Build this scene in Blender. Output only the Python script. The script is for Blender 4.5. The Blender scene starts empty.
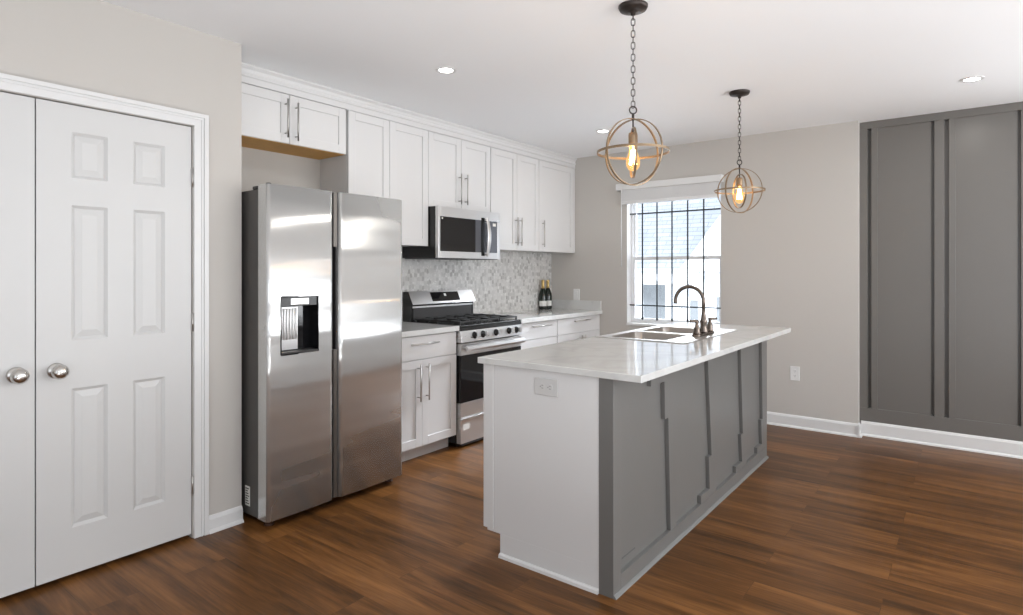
import bpy, bmesh, math, random
from mathutils import Vector, Matrix
random.seed(4)
PI = math.pi
sc = bpy.context.scene
COL = sc.collection

# ------------------------------------------------------------------ camera
cam_d = bpy.data.cameras.new('camera')
cam = bpy.data.objects.new('camera', cam_d); COL.objects.link(cam)
cam.location = (0, 0, 1.32)
cam.rotation_euler = (PI/2, 0, 0.652)
cam_d.sensor_width = 36
cam_d.lens = 596.0*36/1023
cam_d.shift_x = -2.5/1023
cam_d.shift_y = -36.5/1023
cam_d.clip_start = 0.05
sc.camera = cam
# ------------------------------------------------------------------ exposure
sc.view_settings.view_transform = 'Standard'
sc.view_settings.look = 'None'
sc.view_settings.gamma = 1
sc.view_settings.exposure = 0.0
sc.view_settings.use_curve_mapping = False
# ------------------------------------------------------------------ sky
world = bpy.data.worlds.new('sky'); sc.world = world
world.use_nodes = True
wn = world.node_tree; wn.nodes.clear()
wo = wn.nodes.new('ShaderNodeOutputWorld'); wb = wn.nodes.new('ShaderNodeBackground')
wb.inputs['Color'].default_value = (0.86, 0.92, 1.0, 1); wb.inputs['Strength'].default_value = 2.0
wn.links.new(wb.outputs[0], wo.inputs[0])
# ------------------------------------------------------------------ daylight in the room's windows
def area(name, loc, rot, sx, sy, power, color=(1, 1, 1)):
    l = bpy.data.lights.new(name, 'AREA'); l.shape = 'RECTANGLE'; l.size = sx; l.size_y = sy
    l.energy = power; l.color = color
    o = bpy.data.objects.new(name, l); COL.objects.link(o)
    o.location = loc; o.rotation_euler = rot
    return o
# daylight arrives from the bright ground and sky outside, so each source is tipped slightly upwards
DAY = (0.96, 0.985, 1.015)
area('daylight_right_window', (3.26, 3.3, 1.52), (0, PI/2+0.55, 0), 1.30, 3.0, 90, DAY)
area('daylight_right_window', (3.26, -0.6, 1.52), (0, PI/2+0.6, 0), 1.30, 2.2, 35, DAY)
area('daylight_far_window', (2.15, 5.63, 1.35), (-PI/2-0.6, 0, 0), 1.5, 1.7, 65, DAY)
# unseen fill lamps added out of frame, aimed up to brighten the ceiling
area('ceiling_fill', (-0.9, 0.1, 0.25), (PI, 0, 0), 0.8, 0.8, 17, DAY)
area('ceiling_fill', (0.95, 1.0, 0.3), (PI, 0, 0), 1.3, 1.3, 58, DAY)
# unseen lamp added in the yard, strengthening sky light through the kitchen window
sky_fill_l = area('added_sky_fill', (-2.0, 8.6, 4.6), (0, 0, 0), 4.0, 3.0, 4600, (0.95, 0.98, 1.03))
sky_fill_l.rotation_euler = (Vector((-2.25, 5.5, 1.3))-Vector(sky_fill_l.location)).to_track_quat('-Z', 'Y').to_euler()

# ------------------------------------------------------------------ materials
def nodes_of(name):
    m = bpy.data.materials.new(name); m.use_nodes = True
    nt = m.node_tree; b = nt.nodes['Principled BSDF']
    return m, nt, b
def srgb(r, g, b):
    f = lambda c: (c/255/12.92) if c/255 <= 0.04045 else ((c/255+0.055)/1.055)**2.4
    return (f(r), f(g), f(b), 1)
def plain(name, col, rough=0.5, metal=0.0, var=0.03, scale=6, bump=0.0, bscale=200, spec=None, coat=0):
    m, nt, b = nodes_of(name)
    tc = nt.nodes.new('ShaderNodeTexCoord'); nz = nt.nodes.new('ShaderNodeTexNoise')
    nz.inputs['Scale'].default_value = scale; nz.inputs['Detail'].default_value = 3
    nt.links.new(tc.outputs['Object'], nz.inputs['Vector'])
    mr = nt.nodes.new('ShaderNodeMapRange')
    mr.inputs['To Min'].default_value = 1-var; mr.inputs['To Max'].default_value = 1+var
    nt.links.new(nz.outputs['Fac'], mr.inputs['Value'])
    vm = nt.nodes.new('ShaderNodeVectorMath'); vm.operation = 'SCALE'
    vm.inputs[0].default_value = col[:3]
    nt.links.new(mr.outputs[0], vm.inputs['Scale'])
    nt.links.new(vm.outputs[0], b.inputs['Base Color'])
    b.inputs['Roughness'].default_value = rough; b.inputs['Metallic'].default_value = metal
    if spec is not None: b.inputs['Specular IOR Level'].default_value = spec
    if coat: b.inputs['Coat Weight'].default_value = coat; b.inputs['Coat Roughness'].default_value = 0.08
    if bump:
        n2 = nt.nodes.new('ShaderNodeTexNoise'); n2.inputs['Scale'].default_value = bscale
        nt.links.new(tc.outputs['Object'], n2.inputs['Vector'])
        bp = nt.nodes.new('ShaderNodeBump'); bp.inputs['Strength'].default_value = bump; bp.inputs['Distance'].default_value = 0.002
        nt.links.new(n2.outputs['Fac'], bp.inputs['Height']); nt.links.new(bp.outputs[0], b.inputs['Normal'])
    return m
def steel(name, col, rough, aniso, wave=0.0, rot=0.0, metal=1.0):
    m, nt, b = nodes_of(name)
    b.inputs['Metallic'].default_value = metal; b.inputs['Base Color'].default_value = col
    b.inputs['Roughness'].default_value = rough; b.inputs['Anisotropic'].default_value = aniso
    b.inputs['Anisotropic Rotation'].default_value = rot
    tg = nt.nodes.new('ShaderNodeTangent'); tg.direction_type = 'UV_MAP'; tg.uv_map = 'UVMap'
    nt.links.new(tg.outputs[0], b.inputs['Tangent'])
    tc = nt.nodes.new('ShaderNodeTexCoord')
    mp = nt.nodes.new('ShaderNodeMapping'); mp.inputs['Scale'].default_value = (1, 1, 16)
    nt.links.new(tc.outputs['Object'], mp.inputs[0])
    nz = nt.nodes.new('ShaderNodeTexNoise'); nz.inputs['Scale'].default_value = 1
    nt.links.new(mp.outputs[0], nz.inputs['Vector'])
    mr = nt.nodes.new('ShaderNodeMapRange'); mr.inputs['To Min'].default_value = rough*0.94; mr.inputs['To Max'].default_value = rough*1.06
    nt.links.new(nz.outputs['Fac'], mr.inputs['Value']); nt.links.new(mr.outputs[0], b.inputs['Roughness'])
    if wave:
        m2 = nt.nodes.new('ShaderNodeMapping'); m2.inputs['Scale'].default_value = (0.5, 0.5, 6.0)
        nt.links.new(tc.outputs['Object'], m2.inputs[0])
        n2 = nt.nodes.new('ShaderNodeTexNoise'); n2.inputs['Scale'].default_value = 1.0; n2.inputs['Detail'].default_value = 1
        nt.links.new(m2.outputs[0], n2.inputs['Vector'])
        bp = nt.nodes.new('ShaderNodeBump'); bp.inputs['Strength'].default_value = 1; bp.inputs['Distance'].default_value = wave
        nt.links.new(n2.outputs['Fac'], bp.inputs['Height']); nt.links.new(bp.outputs[0], b.inputs['Normal'])
    return m
def emis(name, col, strength):
    m, nt, b = nodes_of(name)
    b.inputs['Base Color'].default_value = (0.9, 0.9, 0.9, 1)
    b.inputs['Emission Color'].default_value = col; b.inputs['Emission Strength'].default_value = strength
    return m
def clear(name, tint=(1, 1, 1, 1), gloss=0.06):
    m, nt, b = nodes_of(name)
    nt.nodes.remove(b)
    t = nt.nodes.new('ShaderNodeBsdfTransparent'); t.inputs[0].default_value = tint
    g = nt.nodes.new('ShaderNodeBsdfGlossy'); g.inputs['Roughness'].default_value = 0.03
    fr = nt.nodes.new('ShaderNodeFresnel'); fr.inputs['IOR'].default_value = 1.0+gloss*6
    mx = nt.nodes.new('ShaderNodeMixShader')
    nt.links.new(fr.outputs[0], mx.inputs[0]); nt.links.new(t.outputs[0], mx.inputs[1]); nt.links.new(g.outputs[0], mx.inputs[2])
    nt.links.new(mx.outputs[0], nt.nodes['Material Output'].inputs[0])
    return m

M = {}
M['ceiling'] = plain('ceiling_paint', (0.93, 0.94, 0.95), 0.9, var=0.01, scale=1, bump=0.15, bscale=120)
M['wall'] = plain('grey_wall_paint', (0.56, 0.535, 0.50), 0.75, var=0.012, scale=2, bump=0.1, bscale=300)
M['trim'] = plain('white_trim_paint', (0.74, 0.74, 0.735), 0.35, var=0.01)
M['door'] = plain('white_door_paint', (0.64, 0.64, 0.632), 0.4, var=0.01)
M['cabinet'] = plain('white_cabinet_paint', (0.72, 0.715, 0.71), 0.35, var=0.008)
M['grey'] = plain('dark_grey_paint', (0.160, 0.151, 0.139), 0.33, var=0.04, scale=2.5, bump=0.05, bscale=150)
M['islandgrey'] = plain('island_grey_paint', (0.165, 0.162, 0.155), 0.33, var=0.04, scale=2.5, bump=0.05, bscale=150)
M['rawwood'] = plain('raw_plywood', (0.72, 0.40, 0.12), 0.7, var=0.12, scale=14)
M['black'] = plain('black_enamel', (0.012, 0.012, 0.012), 0.25, var=0.1)
M['iron'] = plain('cast_iron', (0.02, 0.02, 0.02), 0.6, var=0.2, scale=60)
M['blackglass'] = plain('black_glass', (0.008, 0.008, 0.009), 0.05, var=0.02)
M['darkplastic'] = plain('dark_plastic', (0.035, 0.033, 0.032), 0.45, var=0.08)
M['fridgeside'] = plain('grey_fridge_side', (0.085, 0.080, 0.075), 0.5, var=0.05, scale=20, bump=0.1, bscale=400)
M['steel'] = steel('brushed_stainless', (0.67, 0.675, 0.665, 1), 0.24, 0.88, wave=0.018, metal=0.72)
M['steel2'] = steel('appliance_stainless', (0.68, 0.675, 0.67, 1), 0.28, 0.5, metal=0.78)
M['sinksteel'] = steel('sink_stainless', (0.62, 0.59, 0.55, 1), 0.20, 0.0)
M['rimsteel'] = steel('satin_rim_steel', (0.66, 0.65, 0.63, 1), 0.30, 0.0, metal=0.9)
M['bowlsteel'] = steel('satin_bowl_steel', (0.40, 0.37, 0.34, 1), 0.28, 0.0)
M['handle'] = plain('satin_nickel', (0.55, 0.53, 0.51), 0.28, metal=1, var=0.03)
M['knob'] = plain('brushed_nickel_knob', (0.60, 0.58, 0.55), 0.22, metal=1, var=0.03)
M['faucet'] = plain('bronzed_nickel', (0.17, 0.14, 0.12), 0.25, metal=1, var=0.08, scale=30)
M['bronze'] = plain('oil_rubbed_bronze', (0.055, 0.045, 0.04), 0.4, metal=0.7, var=0.15, scale=40)
M['brass'] = plain('aged_brass', (0.30, 0.215, 0.135), 0.35, metal=0.75, var=0.2, scale=30)
M['plate'] = plain('white_plastic', (0.80, 0.80, 0.79), 0.3, var=0.01)
M['slot'] = plain('dark_slot', (0.12, 0.12, 0.12), 0.6)
M['bar'] = plain('grey_iron_bar', (0.035, 0.037, 0.04), 0.9, var=0.1, scale=30, spec=0.1)
M['vinyl'] = plain('white_vinyl', (0.82, 0.83, 0.84), 0.35, var=0.01)
M['blind'] = plain('white_blind_slat', (0.80, 0.80, 0.80), 0.45, var=0.02, scale=20)
M['pane'] = clear('window_glass', (0.96, 0.98, 1.0, 1), 0.07)
M['bulbglass'] = clear('amber_bulb_glass', (1.0, 0.86, 0.62, 1), 0.02)
_nt = M['bulbglass'].node_tree
_em = _nt.nodes.new('ShaderNodeEmission'); _em.inputs[0].default_value = (1.0, 0.60, 0.25, 1); _em.inputs[1].default_value = 1.6
_mx = _nt.nodes.new('ShaderNodeMixShader'); _mx.inputs[0].default_value = 0.30
_src = _nt.nodes['Material Output'].inputs[0].links[0].from_socket
_nt.links.new(_src, _mx.inputs[1]); _nt.links.new(_em.outputs[0], _mx.inputs[2]); _nt.links.new(_mx.outputs[0], _nt.nodes['Material Output'].inputs[0])
M['filament'] = emis('glowing_filament', (1.0, 0.62, 0.26, 1), 60)
M['spot'] = emis('lit_diffuser', (1.0, 0.97, 0.92, 1), 14)
M['bottle'] = plain('dark_green_glass', (0.006, 0.012, 0.007), 0.08, var=0.1)
M['foil'] = plain('gold_foil', (0.62, 0.44, 0.18), 0.4, metal=0.8, var=0.15, scale=80)
M['paper'] = plain('white_paper', (0.78, 0.77, 0.73), 0.7, var=0.03)
M['ink'] = plain('black_ink', (0.03, 0.03, 0.03), 0.6)
M['house'] = plain('white_siding', (0.78, 0.80, 0.82), 0.7, var=0.02)
M['housetrim'] = plain('house_trim', (0.88, 0.88, 0.88), 0.6)
M['housedark'] = plain('grey_house_window', (0.20, 0.21, 0.215), 0.3, var=0.1)
M['ground'] = plain('pale_concrete_ground', (0.52, 0.54, 0.55), 0.9, var=0.1, scale=0.6)
M['bark'] = plain('grey_bark', (0.30, 0.31, 0.33), 0.9, var=0.2, scale=20)

def mat_quartz():
    m, nt, b = nodes_of('white_quartz')
    tc = nt.nodes.new('ShaderNodeTexCoord')
    n1 = nt.nodes.new('ShaderNodeTexNoise'); n1.inputs['Scale'].default_value = 2.2; n1.inputs['Detail'].default_value = 8; n1.inputs['Distortion'].default_value = 1.2
    nt.links.new(tc.outputs['Object'], n1.inputs['Vector'])
    r = nt.nodes.new('ShaderNodeValToRGB')
    r.color_ramp.elements[0].position = 0.44; r.color_ramp.elements[0].color = (0.66, 0.66, 0.645, 1)
    r.color_ramp.elements[1].position = 0.56; r.color_ramp.elements[1].color = (0.66, 0.66, 0.645, 1)
    e = r.color_ramp.elements.new(0.5); e.color = (0.61, 0.61, 0.595, 1)
    nt.links.new(n1.outputs['Fac'], r.inputs[0]); nt.links.new(r.outputs[0], b.inputs['Base Color'])
    b.inputs['Roughness'].default_value = 0.09
    b.inputs['Specular IOR Level'].default_value = 0.6
    return m
M['quartz'] = mat_quartz()

def mat_floor():
    m, nt, b = nodes_of('walnut_plank_floor')
    tc = nt.nodes.new('ShaderNodeTexCoord')
    br = nt.nodes.new('ShaderNodeTexBrick')
    br.offset = 0.37; br.offset_frequency = 2
    br.inputs['Color1'].default_value = (0, 0, 0, 1); br.inputs['Color2'].default_value = (1, 1, 1, 1)
    br.inputs['Mortar'].default_value = (0.5, 0.5, 0.5, 1)
    br.inputs['Scale'].default_value = 1.0; br.inputs['Mortar Size'].default_value = 0.0012
    br.inputs['Mortar Smooth'].default_value = 0.2; br.inputs['Bias'].default_value = 0
    br.inputs['Brick Width'].default_value = 1.22; br.inputs['Row Height'].default_value = 0.18
    nt.links.new(tc.outputs['Object'], br.inputs['Vector'])
    # grain: stretched noise, shifted per plank
    off = nt.nodes.new('ShaderNodeVectorMath'); off.operation = 'MULTIPLY_ADD'
    nt.links.new(br.outputs['Color'], off.inputs[0]); off.inputs[1].default_value = (7, 5, 3)
    nt.links.new(tc.outputs['Object'], off.inputs[2])
    mp = nt.nodes.new('ShaderNodeMapping'); mp.inputs['Scale'].default_value = (1.3, 13, 1)
    nt.links.new(off.outputs[0], mp.inputs[0])
    n1 = nt.nodes.new('ShaderNodeTexNoise'); n1.inputs['Scale'].default_value = 1; n1.inputs['Detail'].default_value = 7; n1.inputs['Roughness'].default_value = 0.62; n1.inputs['Distortion'].default_value = 0.5
    nt.links.new(mp.outputs[0], n1.inputs['Vector'])
    mp2 = nt.nodes.new('ShaderNodeMapping'); mp2.inputs['Scale'].default_value = (5, 120, 1)
    nt.links.new(off.outputs[0], mp2.inputs[0])
    n2 = nt.nodes.new('ShaderNodeTexNoise'); n2.inputs['Scale'].default_value = 1; n2.inputs['Detail'].default_value = 3
    nt.links.new(mp2.outputs[0], n2.inputs['Vector'])
    r = nt.nodes.new('ShaderNodeValToRGB')
    r.color_ramp.elements[0].position = 0.34; r.color_ramp.elements[0].color = (0.050, 0.021, 0.006, 1)
    r.color_ramp.elements[1].position = 0.68; r.color_ramp.elements[1].color = (0.245, 0.105, 0.030, 1)
    e = r.color_ramp.elements.new(0.5); e.color = (0.128, 0.052, 0.014, 1)
    mx = nt.nodes.new('ShaderNodeMix'); mx.data_type = 'FLOAT'; mx.inputs[0].default_value = 0.22
    nt.links.new(n1.outputs['Fac'], mx.inputs[2]); nt.links.new(n2.outputs['Fac'], mx.inputs[3])
    # plank tone
    ad = nt.nodes.new('ShaderNodeMath'); ad.operation = 'MULTIPLY_ADD'; ad.inputs[1].default_value = 0.10
    nt.links.new(br.outputs['Color'], ad.inputs[0])
    sb = nt.nodes.new('ShaderNodeMath'); sb.operation = 'SUBTRACT'; sb.inputs[1].default_value = 0.05
    nt.links.new(mx.outputs[0], sb.inputs[0]); nt.links.new(sb.outputs[0], ad.inputs[2])
    nt.links.new(ad.outputs[0], r.inputs[0])
    dk = nt.nodes.new('ShaderNodeMix'); dk.data_type = 'RGBA'; dk.inputs[7].default_value = (0.035, 0.016, 0.009, 1)
    sm = nt.nodes.new('ShaderNodeMath'); sm.operation = 'MULTIPLY'; sm.inputs[1].default_value = 0.4
    nt.links.new(br.outputs['Fac'], sm.inputs[0]); nt.links.new(sm.outputs[0], dk.inputs[0])
    nt.links.new(r.outputs[0], dk.inputs[6]); nt.links.new(dk.outputs[2], b.inputs['Base Color'])
    b.inputs['Roughness'].default_value = 0.36
    b.inputs['Specular IOR Level'].default_value = 0.25
    bp = nt.nodes.new('ShaderNodeBump'); bp.inputs['Strength'].default_value = 0.25; bp.inputs['Distance'].default_value = 0.002
    nt.links.new(mx.outputs[0], bp.inputs['Height']); nt.links.new(bp.outputs[0], b.inputs['Normal'])
    return m
M['floor'] = mat_floor()

def mat_mosaic():
    m, nt, b = nodes_of('marble_mosaic_tile')
    tc = nt.nodes.new('ShaderNodeTexCoord')
    mp = nt.nodes.new('ShaderNodeMapping'); mp.inputs['Scale'].default_value = (1, 36, 30)
    nt.links.new(tc.outputs['Object'], mp.inputs[0])
    v = nt.nodes.new('ShaderNodeTexVoronoi'); v.feature = 'F1'; v.inputs['Scale'].default_value = 1; v.inputs['Randomness'].default_value = 0.55
    d = nt.nodes.new('ShaderNodeTexVoronoi'); d.feature = 'DISTANCE_TO_EDGE'; d.inputs['Scale'].default_value = 1; d.inputs['Randomness'].default_value = 0.55
    nt.links.new(mp.outputs[0], v.inputs['Vector']); nt.links.new(mp.outputs[0], d.inputs['Vector'])
    sp = nt.nodes.new('ShaderNodeSeparateColor'); nt.links.new(v.outputs['Color'], sp.inputs[0])
    r = nt.nodes.new('ShaderNodeValToRGB')
    r.color_ramp.elements[0].position = 0; r.color_ramp.elements[0].color = (0.42, 0.41, 0.39, 1)
    r.color_ramp.elements[1].position = 1; r.color_ramp.elements[1].color = (0.78, 0.77, 0.75, 1)
    e = r.color_ramp.elements.new(0.35); e.color = (0.64, 0.63, 0.61, 1)
    nt.links.new(sp.outputs[0], r.inputs[0])
    n = nt.nodes.new('ShaderNodeTexNoise'); n.inputs['Scale'].default_value = 25; n.inputs['Detail'].default_value = 5
    nt.links.new(tc.outputs['Object'], n.inputs['Vector'])
    mr0 = nt.nodes.new('ShaderNodeMapRange'); mr0.inputs['To Min'].default_value = 0.8; mr0.inputs['To Max'].default_value = 1.15
    nt.links.new(n.outputs['Fac'], mr0.inputs['Value'])
    vs = nt.nodes.new('ShaderNodeVectorMath'); vs.operation = 'SCALE'
    nt.links.new(r.outputs[0], vs.inputs[0]); nt.links.new(mr0.outputs[0], vs.inputs['Scale'])
    mr = nt.nodes.new('ShaderNodeMapRange'); mr.inputs['From Min'].default_value = 0.03; mr.inputs['From Max'].default_value = 0.09
    nt.links.new(d.outputs['Distance'], mr.inputs['Value'])
    mx = nt.nodes.new('ShaderNodeMix'); mx.data_type = 'RGBA'; mx.inputs[6].default_value = (0.62, 0.61, 0.59, 1)
    nt.links.new(mr.outputs[0], mx.inputs[0]); nt.links.new(vs.outputs[0], mx.inputs[7])
    nt.links.new(mx.outputs[2], b.inputs['Base Color'])
    b.inputs['Roughness'].default_value = 0.3
    bp = nt.nodes.new('ShaderNodeBump'); bp.inputs['Strength'].default_value = 0.4; bp.inputs['Distance'].default_value = 0.002
    nt.links.new(mr.outputs[0], bp.inputs['Height']); nt.links.new(bp.outputs[0], b.inputs['Normal'])
    return m
M['mosaic'] = mat_mosaic()

def mat_shingle():
    m, nt, b = nodes_of('pale_roof_shingle')
    tc = nt.nodes.new('ShaderNodeTexCoord')
    sw = nt.nodes.new('ShaderNodeSeparateXYZ'); cb = nt.nodes.new('ShaderNodeCombineXYZ')
    nt.links.new(tc.outputs['Object'], sw.inputs[0])
    nt.links.new(sw.outputs[0], cb.inputs[0]); nt.links.new(sw.outputs[2], cb.inputs[1])
    br = nt.nodes.new('ShaderNodeTexBrick'); br.inputs['Scale'].default_value = 1
    br.inputs['Color1'].default_value = (0.50, 0.52, 0.54, 1); br.inputs['Color2'].default_value = (0.60, 0.62, 0.64, 1)
    br.inputs['Mortar'].default_value = (0.36, 0.38, 0.41, 1); br.inputs['Mortar Size'].default_value = 0.008
    br.inputs['Brick Width'].default_value = 0.40; br.inputs['Row Height'].default_value = 0.10
    nt.links.new(cb.outputs[0], br.inputs['Vector']); nt.links.new(br.outputs['Color'], b.inputs['Base Color'])
    b.inputs['Roughness'].default_value = 0.9
    return m
M['shingle'] = mat_shingle()

# ------------------------------------------------------------------ mesh builder
class MB:
    """collects shapes in room coordinates and links them as one mesh object"""
    def __init__(s): s.bm = bmesh.new()
    def poly(s, pts, faces, smooth=False):
        vs = [s.bm.verts.new(p) for p in pts]
        for f in faces:
            try:
                fc = s.bm.faces.new([vs[i] for i in f]); fc.smooth = smooth
            except ValueError: pass
        return s
    def box(s, x0, x1, y0, y1, z0, z1):
        p = [(x, y, z) for x in (x0, x1) for y in (y0, y1) for z in (z0, z1)]
        return s.poly(p, [(0, 1, 3, 2), (4, 6, 7, 5), (0, 4, 5, 1), (2, 3, 7, 6), (0, 2, 6, 4), (1, 5, 7, 3)])
    def prism(s, pts, axis, a, b):
        """extrude a 2-D outline along axis ('x': pts are (y,z); 'y': (x,z); 'z': (x,y))"""
        def put(p, t): return {'x': (t, p[0], p[1]), 'y': (p[0], t, p[1]), 'z': (p[0], p[1], t)}[axis]
        n = len(pts)
        P = [put(p, a) for p in pts] + [put(p, b) for p in pts]
        F = [tuple(range(n)), tuple(range(2*n-1, n-1, -1))]
        F += [(i, (i+1) % n, n+(i+1) % n, n+i) for i in range(n)]
        return s.poly(P, F)
    def tube(s, pts, r, n=12, closed=False, rs=None, caps=True):
        pts = [Vector(p) for p in pts]; N = len(pts); rings = []; prev = None
        for i, p in enumerate(pts):
            if closed: t = pts[(i+1) % N]-pts[i-1]
            else: t = pts[min(i+1, N-1)]-pts[max(i-1, 0)]
            t.normalize()
            if prev is None:
                ref = Vector((0, 0, 1)) if abs(t.z) < 0.9 else Vector((1, 0, 0))
                u = t.cross(ref).normalized()
            else:
                u = (prev - t*prev.dot(t)).normalized()
            prev = u; w = t.cross(u)
            rr = rs[i] if rs else r
            rings.append([s.bm.verts.new(p+rr*(math.cos(2*PI*k/n)*u+math.sin(2*PI*k/n)*w)) for k in range(n)])
        for i in range(N if closed else N-1):
            A, B = rings[i], rings[(i+1) % N]
            for k in range(n):
                f = s.bm.faces.new((A[k], A[(k+1) % n], B[(k+1) % n], B[k])); f.smooth = True
        if caps and not closed:
            s.bm.faces.new(rings[0][::-1]); s.bm.faces.new(rings[-1])
        return s
    def cyl(s, p0, p1, r, n=20, r2=None):
        return s.tube([p0, p1], r, n, rs=[r, r if r2 is None else r2])
    def lathe(s, c, prof, n=32, axis=(0, 0, 1), smooth=True):
        """prof: (radius, distance along axis)"""
        ax = Vector(axis).normalized(); ref = Vector((0, 0, 1)) if abs(ax.z) < 0.9 else Vector((1, 0, 0))
        u = ax.cross(ref).normalized(); w = ax.cross(u); c = Vector(c); rings = []
        for r, h in prof:
            if r <= 1e-6: rings.append([s.bm.verts.new(c+ax*h)])
            else: rings.append([s.bm.verts.new(c+ax*h+r*(math.cos(2*PI*k/n)*u+math.sin(2*PI*k/n)*w)) for k in range(n)])
        for A, B in zip(rings[:-1], rings[1:]):
            for k in range(n):
                if len(A) == 1 and len(B) == 1: continue
                if len(A) == 1: f = s.bm.faces.new((A[0], B[(k+1) % n], B[k]))
                elif len(B) == 1: f = s.bm.faces.new((A[k], A[(k+1) % n], B[0]))
                else: f = s.bm.faces.new((A[k], A[(k+1) % n], B[(k+1) % n], B[k]))
                f.smooth = smooth
        for R in (rings[0], rings[-1]):
            if len(R) > 1: s.bm.faces.new(R)
        return s
    def ring(s, c, normal, R, r, n=64, m=10, flat=None):
        """torus; flat=(radial half, axial half) gives a band of rectangular section"""
        ax = Vector(normal).normalized(); ref = Vector((0, 0, 1)) if abs(ax.z) < 0.9 else Vector((1, 0, 0))
        u = ax.cross(ref).normalized(); w = ax.cross(u); c = Vector(c); rings = []
        sec = [(flat[0]*a, flat[1]*b) for a, b in ((1, 1), (1, -1), (-1, -1), (-1, 1))] if flat else \
              [(r*math.cos(2*PI*j/m), r*math.sin(2*PI*j/m)) for j in range(m)]
        for k in range(n):
            d = math.cos(2*PI*k/n)*u+math.sin(2*PI*k/n)*w
            rings.append([s.bm.verts.new(c+d*(R+a)+ax*b) for a, b in sec])
        q = len(sec)
        for k in range(n):
            A, B = rings[k], rings[(k+1) % n]
            for j in range(q):
                f = s.bm.faces.new((A[j], A[(j+1) % q], B[(j+1) % q], B[j])); f.smooth = not flat
        return s
    def build(s, name, mat, parent=None, bevel=0.0, seg=2):
        bm = s.bm
        bmesh.ops.recalc_face_normals(bm, faces=bm.faces[:])
        uv = bm.loops.layers.uv.new('UVMap')
        for f in bm.faces:
            nx, ny, nz = (abs(c) for c in f.normal)
            for l in f.loops:
                p = l.vert.co
                l[uv].uv = (p.y, p.z) if nx >= ny and nx >= nz else ((p.x, p.z) if ny >= nz else (p.x, p.y))
        base = Vector((0, 0, 0))
        if parent is not None:
            q = parent
            while q is not None: base += q.location; q = q.parent
            bmesh.ops.translate(bm, verts=bm.verts[:], vec=-base)
            loc = Vector((0, 0, 0))
        else:
            xs = [v.co for v in bm.verts]
            loc = Vector(((min(v.x for v in xs)+max(v.x for v in xs))/2, (min(v.y for v in xs)+max(v.y for v in xs))/2, min(v.z for v in xs)))
            bmesh.ops.translate(bm, verts=bm.verts[:], vec=-loc)
        me = bpy.data.meshes.new(name); bm.to_mesh(me); bm.free()
        o = bpy.data.objects.new(name, me); COL.objects.link(o); o.location = loc
        me.materials.append(M[mat] if isinstance(mat, str) else mat)
        if parent is not None: o.parent = parent
        if bevel:
            b = o.modifiers.new('bevel', 'BEVEL'); b.width = bevel; b.segments = seg; b.limit_method = 'ANGLE'; b.angle_limit = 0.6
            b.harden_normals = False
        return o
def tag(o, label, cat, group=None):
    o['label'] = label; o['category'] = cat
    if group: o['group'] = group
    return o
def thing(name, loc, label, cat, group=None):
    e = bpy.data.objects.new(name, None); COL.objects.link(e); e.location = loc; e.empty_display_size = 0.1
    return tag(e, label, cat, group)
def struct(o, label=None):
    o['kind'] = 'structure'
    if label: o['label'] = label
    return o

ZC = 2.516          # ceiling
XL = -3.05          # face of the closet wall
XB = -3.64          # face of the kitchen back wall
YF = 5.433          # far wall face
YP = 5.517          # far right (panelled) wall face
XR = 3.20           # right wall (out of frame)
YN = -2.90          # wall behind the camera

# ------------------------------------------------------------------ room shell
struct(MB().box(-3.9, XR+0.15, YN-0.15, 5.80, -0.10, 0).build('floor', 'floor'), 'brown walnut-look plank floor')
struct(MB().box(-3.9, XR+0.15, YN-0.15, 5.80, ZC, ZC+0.10).build('ceiling', 'ceiling'), 'smooth white ceiling')
w = MB()
w.box(-3.20, XL, 1.377, 1.627, 0, ZC).box(-3.20, XL, 0.147, 1.377, 2.036, ZC).box(-3.20, XL, YN, 0.147, 0, ZC)
w.box(-3.9, -3.20, YN, 1.627, 0, ZC)
struct(w.build('wall_left', 'wall'), 'light grey wall round the closet doors')
struct(MB().box(-3.9, XB, 1.627, 5.70, 0, ZC).build('wall_back', 'wall'), 'light grey wall behind the cabinets')
w = MB()
WX0, WX1, WZ0, WZ1 = -2.725, -1.785, 0.80, 2.14
w.box(XB, WX0, YF, 5.60, 0, ZC).box(WX1, -0.702, YF, 5.60, 0, ZC).box(WX0, WX1, YF, 5.60, 0, WZ0).box(WX0, WX1, YF, 5.60, WZ1, ZC)
struct(w.build('wall_far', 'wall'), 'light grey far wall with the window')
w = MB()
w.box(-0.702, 1.30, 5.567, 5.70, 0, ZC).box(1.30, 3.0, 5.567, 5.70, 0, 0.45).box(1.30, 3.0, 5.567, 5.70, 2.25, ZC).box(3.0, XR, 5.567, 5.70, 0, ZC)
w.box(-0.702, -0.60, 5.60, 5.75, 0, ZC)
struct(w.build('wall_far_right', 'grey'))
w = MB()
for a, b in ((YN, -1.75), (0.55, 1.75), (4.85, 5.70)): w.box(XR, XR+0.12, a, b, 0, ZC)
for a, b in ((-1.75, 0.55), (1.75, 4.85)): w.box(XR, XR+0.12, a, b, 0, 0.85).box(XR, XR+0.12, a, b, 2.2, ZC)
struct(w.build('wall_right', 'wall'))
w = MB()
w.box(-3.9, -0.6, YN-0.12, YN, 0, ZC).box(2.45, XR+0.12, YN-0.12, YN, 0, ZC).box(1.2, 2.45, YN-0.12, YN, 0, 0.32).box(1.2, 2.45, YN-0.12, YN, 2.38, ZC)
struct(w.build('wall_near', 'wall'))

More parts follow.
